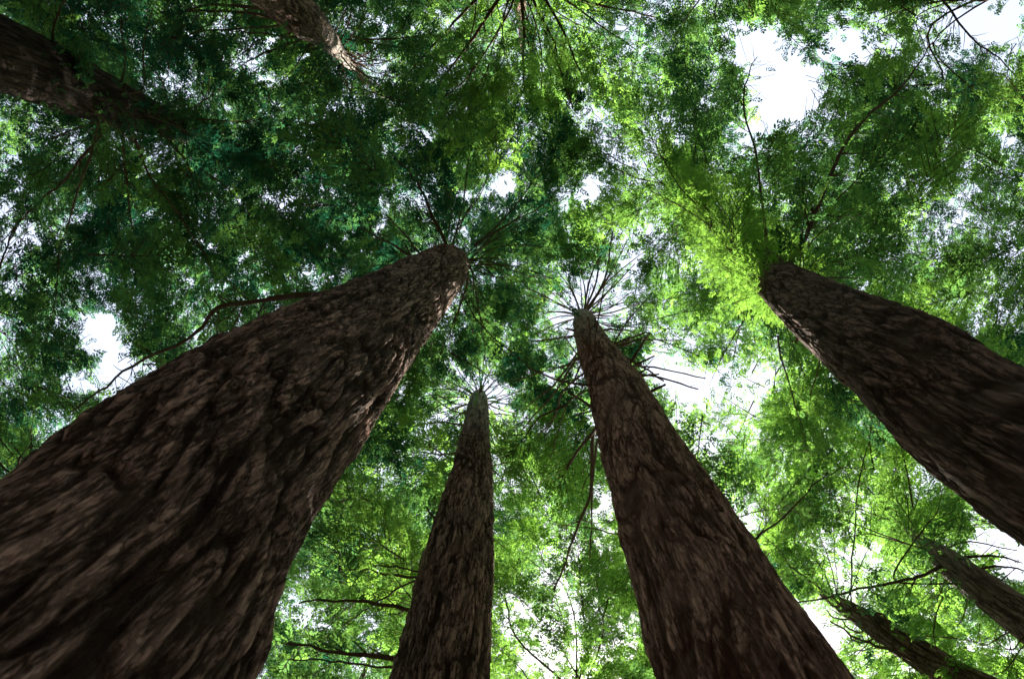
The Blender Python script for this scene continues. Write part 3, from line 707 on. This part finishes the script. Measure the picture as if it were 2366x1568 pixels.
# (their trunks stand outside the picture; only crowns and trunk columns are modelled, simply)
otrees = []
for i, (x, y) in enumerate(OUTER):
    b = P(np.array(float(x)), np.array(float(y)), 27); otrees.append(b)
own = [int(np.argmin([np.hypot(p[0]-b[0], p[1]-b[1]) for b in otrees])) for p in TOUT]

# holes in the roof where sun shafts come down (point lit, radius)
SHAFTS = [((1800,720,17),.8),((1850,790,15.5),.6),((1640,520,26),1.4),((1720,610,22),1.2),((1141,1100,23.5),.45),((1143,1270,18.5),.4),((1740,810,21),.8),((1700,640,19),1.3),((1620,560,22),1.3),((1755,725,17),1.1),((1560,470,26),1.0),
 ((650,262,25),.5),((600,330,27),.6),((1450,650,29),1.2),((1560,760,27),.8),((850,140,31),1.6),((1350,722,31),1.1),((1395,690,31),.8),((1108,925,33),.7),((1430,150,33),2.2),((1540,100,33),1.5),((1900,1420,27),.9),((900,1315,17.5),.35),
 ((1130,-10,31),.8),((1985,285,20),.5),((1120,720,27),.6),((420,310,26),.6),((2150,560,24),1.2),((2000,1150,26),1.5),((2080,1250,25),1.3),
 ((1240,1150,30),1.3),((1300,1300,30),1.2),((850,1230,24),1.0),((2250,700,22),1.2),((1330,520,34),1.3),((60,940,25),1.0),((420,590,28),.7),((1180,1250,24),.8),((2100,1420,24),1.0),
 ((1050,60,30),.9),((1190,300,32),.9),((2200,400,24),.8),((1500,560,30),1.0),((1650,700,24),.9)]
SP = np.array([P(np.array(float(a[0])), np.array(float(a[1])), a[2]) for a, r in SHAFTS]); SR = np.array([r for a, r in SHAFTS], float)
# shafts that touch a trunk's sunny side: clear right up to the bark
for k, z, r in (('D',11.2,.3),('D',12.6,.45),('D',13.8,.6),('D',15.0,.65),('D',16.2,.7),('D',17.6,.8),('D',19,.8),('D',20.5,.7),('D',22.5,.5),('B',23.5,.4),('B',18.6,.35),('B',15.5,.22),('B',32,.5),
                ('F',29,.6),('F',31,.6),('H',26.5,.45),('H',25.2,.35),('C',32.5,.7),('C',34.5,.7),('G',22.3,.3)):
    a = axis_at(TREES[k], z); c = a[:3]+np.array([h[0], h[1], 0])*a[3]
    v = np.array([-a[0], -a[1], 0]); v /= np.linalg.norm(v)+1e-9      # shift toward the side that can be seen from below
    SHAFTS.append((None, r)); SP = np.vstack([SP, c+v*a[3]*.5]); SR = np.r_[SR, r]
TMIN = np.array([r*1.2 if a is not None else .05 for a, r in SHAFTS])
def in_shaft(p):
    m_ = np.zeros(len(p), bool)
    wob = 1+.5*(vnoise(p[:, 0]*1.3, p[:, 1]*1.3, p[:, 2]*1.3, 44)-.5)
    for c, r, t0 in zip(SP, SR, TMIN):
        d = p-c; t = d @ SDIR
        m_ |= (t > t0) & (np.linalg.norm(d-t[:, None]*SDIR, axis=1) < r*wob)
    return m_
def emit_fronds(O, D, tint, sz, tpl, screen=True):
    O = np.array(O); D = np.array(D); tint = np.array(tint); sz = np.array(sz)
    if screen:
        c = O+D*.2*sz[:, None]
        px, py, dp = proj(c)
        g = gapval(px, py)
        keep = rng.random(len(O)) > g*.975
        keep &= ~trunk_block(px, py, c[:, 2])
        keep &= ~(limb_block(px, py, c[:, 2]) & (rng.random(len(O)) < .85))
        keep &= rng.random(len(O)) > .4*np.clip((fbm(px*.02, py*.02, 0*px, 2, 61)-.52)*5, 0, 1)
        O, D, tint, sz = O[keep], D[keep], tint[keep], sz[keep]
    kp_ = np.ones(len(O), bool) if (len(sz) and sz[0] == .5) else ~in_shaft(O) | (rng.random(len(O)) < .06); O, D, tint, sz = O[kp_], D[kp_], tint[kp_], sz[kp_]
    n = len(O)
    up = np.array([0, 0, 1.])+rng.normal(size=(n, 3))*.42
    y = np.cross(up, D); y /= np.linalg.norm(y, axis=1)[:, None]+1e-9
    zz = np.cross(D, y)
    B = np.stack([D, y, zz], 1)*sz[:, None, None]          # rows = axes
    loc = np.broadcast_to(tpl.reshape(1, -1, 3), (n, tpl.shape[0]*4, 3))
    jl = 1+.25*rng.normal(size=(n, 1, 3))*[1, 1, 0]
    V = np.einsum('nij,njk->nik', loc*jl, B)+O[:, None]
    V += rng.normal(size=(n, tpl.shape[0], 1, 3)).repeat(4, 2).reshape(n, -1, 3)*.010
    nv = tpl.shape[0]*4
    tn = np.repeat(np.clip(tint+rng.normal(size=n)*.12, 0, 1), nv)
    V = V.reshape(-1, 3)
    F = np.arange(len(V)).reshape(-1, 4)
    return V, F, tn

tot = 0
for k, T in TREES.items():
    # green sprays along the living limbs too
    SH = {'O': [], 'D': [], 'tint': [], 'sz': []}
    if k in 'DEGH':                           # shoots that clothe the upper trunk
        for _ in range({'D': 6500, 'E': 2200}.get(k, 900)):
            z = {'D': lambda: rng.uniform(17, 34), 'E': lambda: rng.triangular(17, 25, 33), 'G': lambda: rng.triangular(21, 24.5, 28), 'H': lambda: rng.triangular(24.5, 29, 32)}[k]()
            a = axis_at(T, z); th_ = rng.random()*2*math.pi; o = np.array([math.cos(th_), math.sin(th_), 0])
            rr = a[3]+rng.random()**1.3*.75*(1 if k == 'D' else .7)*min(1, max(.2, (z-16.5)/3)); SH['O'].append(a[:3]+o*rr+np.array([0, 0, rng.normal()*.1]))
            D_ = o+rng.normal(size=3)*.45; SH['D'].append(D_/np.linalg.norm(D_)); SH['tint'].append({'D': .9, 'E': .2}.get(k, .6)); SH['sz'].append(.5)  # high tint puts a sunlit glow into the leaning tree's shoots
    for (kk, c, r, dead, tw) in limb_paths:
        if kk != k or dead: continue
        for q_ in tw:
            d = q_[2]-q_[0]; d /= np.linalg.norm(d)
            for j in range(3):
                T['O'].append(q_[0]+(q_[2]-q_[0])*(.3+.35*j)); D_ = d+rng.normal(size=3)*.3; T['D'].append(D_/np.linalg.norm(D_))
                T['tint'].append(.5); T['sz'].append(.8)
    acc = Acc()
    for (a, s, e) in T['conn']:
        wob = np.linalg.norm(s-a)*.09*rng.normal(size=3); m_ = a*.45+s*.55+np.array([0, 0, .25])+wob; a = a+np.array([0, 0, .3*rng.normal()]); c = smooth_path(np.array([a, m_, s, (s+e)/2, e+np.array([0, 0, -.25])]), 10)
        px, py, dp = proj(c)
        L_ = np.linalg.norm(s-a)
        rr = np.linspace(.016+.004*L_, .006, 10)
        bl = trunk_block(px, py, c[:, 2], 2)
        i0 = (5 if L_ > 4 else int(rng.integers(0, 7))) if L_ > 1.5 else 0
        if bl.any(): i0 = np.where(bl)[0].max()+1
        gq = gapval(px, py) > .8
        if gq[:7].any(): i0 = max(i0, np.where(gq[:7])[0].max()+1)
        if i0 < 8 and np.hypot(px[i0]-px[-1], py[i0]-py[-1]) > 330: i0 = 7
        if i0 < 8: acc.add(*tube(c[i0:], rr[i0:], 5))
    if T['S']:
        S = np.array(T['S']); mid = (S[:, 0]+S[:, 1])/2; px, py, dp = proj(mid)
        kp = (gapval(px, py) < .6) & ~trunk_block(px, py, mid[:, 2]) & ~in_shaft(mid) & ~limb_block(px, py, mid[:, 2])
        for a, b in S[kp]: acc.add(*tube(np.array([a, (a+b)/2, b]), np.array([.011, .008, .004]), 3))
    V, F, tn = emit_fronds(T['O'], T['D'], T['tint'], T['sz'], FR)
    if SH['O']:
        Va, Fa, ta = emit_fronds(SH['O'], SH['D'], SH['tint'], SH['sz'], FR, False)
        F = np.concatenate([F, Fa+len(V)]); V = np.concatenate([V, Va]); tn = np.concatenate([tn, ta])
    n1 = len(F)
    if acc.n:
        V2, F2 = acc.get(); F = np.concatenate([F, F2+len(V)]); V = np.concatenate([V, V2]); tn = np.concatenate([tn, np.full(len(V2), .5)])
    mi = np.r_[np.zeros(n1), np.ones(len(F)-n1)]
    me = mesh_np('crown', V, F, [M_LEAF, M_TWIG], mi, {'tint': tn, 'ridge': tn*0+.5}, smooth=False)
    link('crown', me, T['root']); tot += n1
print('leaflets', tot, flush=True)
for i, b in enumerate(otrees):
    root = bpy.data.objects.new('redwood_tree', None); sc.collection.objects.link(root)
    root.location = (b[0], b[1], 0)
    root['category'] = 'tree'; root['group'] = 'redwoods added outside the picture for shade'
    root['label'] = 'unseen redwood added outside the picture to cast shade'
    zs = np.linspace(-.2, 42, 40); rr = .55*(1-zs/46)
    V, F = tube(np.stack([b[0]+0*zs, b[1]+0*zs, zs], -1), rr, 16)
    link('trunk', mesh_np('trunk', V, F, [M_BARKD], attrs={'ridge': np.full(len(V), .6)}), root)
    O, D, tt, sz = [], [], [], []
    acc = Acc()
    for p, w_ in zip(TOUT, own):
        if w_ != i: continue
        out = np.array([p[0]-b[0], p[1]-b[1], 0]); out /= np.linalg.norm(out)+1e-6; out[2] = -.15
        o1, d1, _ = make_bough(p+out*1.2, out, 3.0, 1.6, 12, 4)
        O += o1; D += d1; tt += [.4]*len(o1); sz += [1.5]*len(o1)
        acc.add(*tube(np.array([[b[0], b[1], p[2]-.5], (np.array([b[0], b[1], p[2]])+p)/2, p+out]), np.array([.07, .04, .01]), 5))
    if O:
        V, F, tn = emit_fronds(O, D, tt, sz, FRS, False)
        px, py, dp = proj(V[F])                # keep these coarse crowns outside the picture and away from the lens
        keep = ~(((px > -40) & (px < W0+40) & (py > -40) & (py < H0+40) & (dp > 0)).any(1)) & (np.linalg.norm(V[F[:, 0]]-CAM, axis=1) > 9)
        F = F[keep]; n1 = len(F)
        V2, F2 = acc.get(); F = np.concatenate([F, F2+len(V)]); V = np.concatenate([V, V2]); tn = np.concatenate([tn, np.full(len(V2), .5)])
        link('crown', mesh_np('crown', V, F, [M_LEAF, M_TWIG], np.r_[np.zeros(n1), np.ones(len(F)-n1)], {'tint': tn, 'ridge': tn*0+.5}, smooth=False), root)
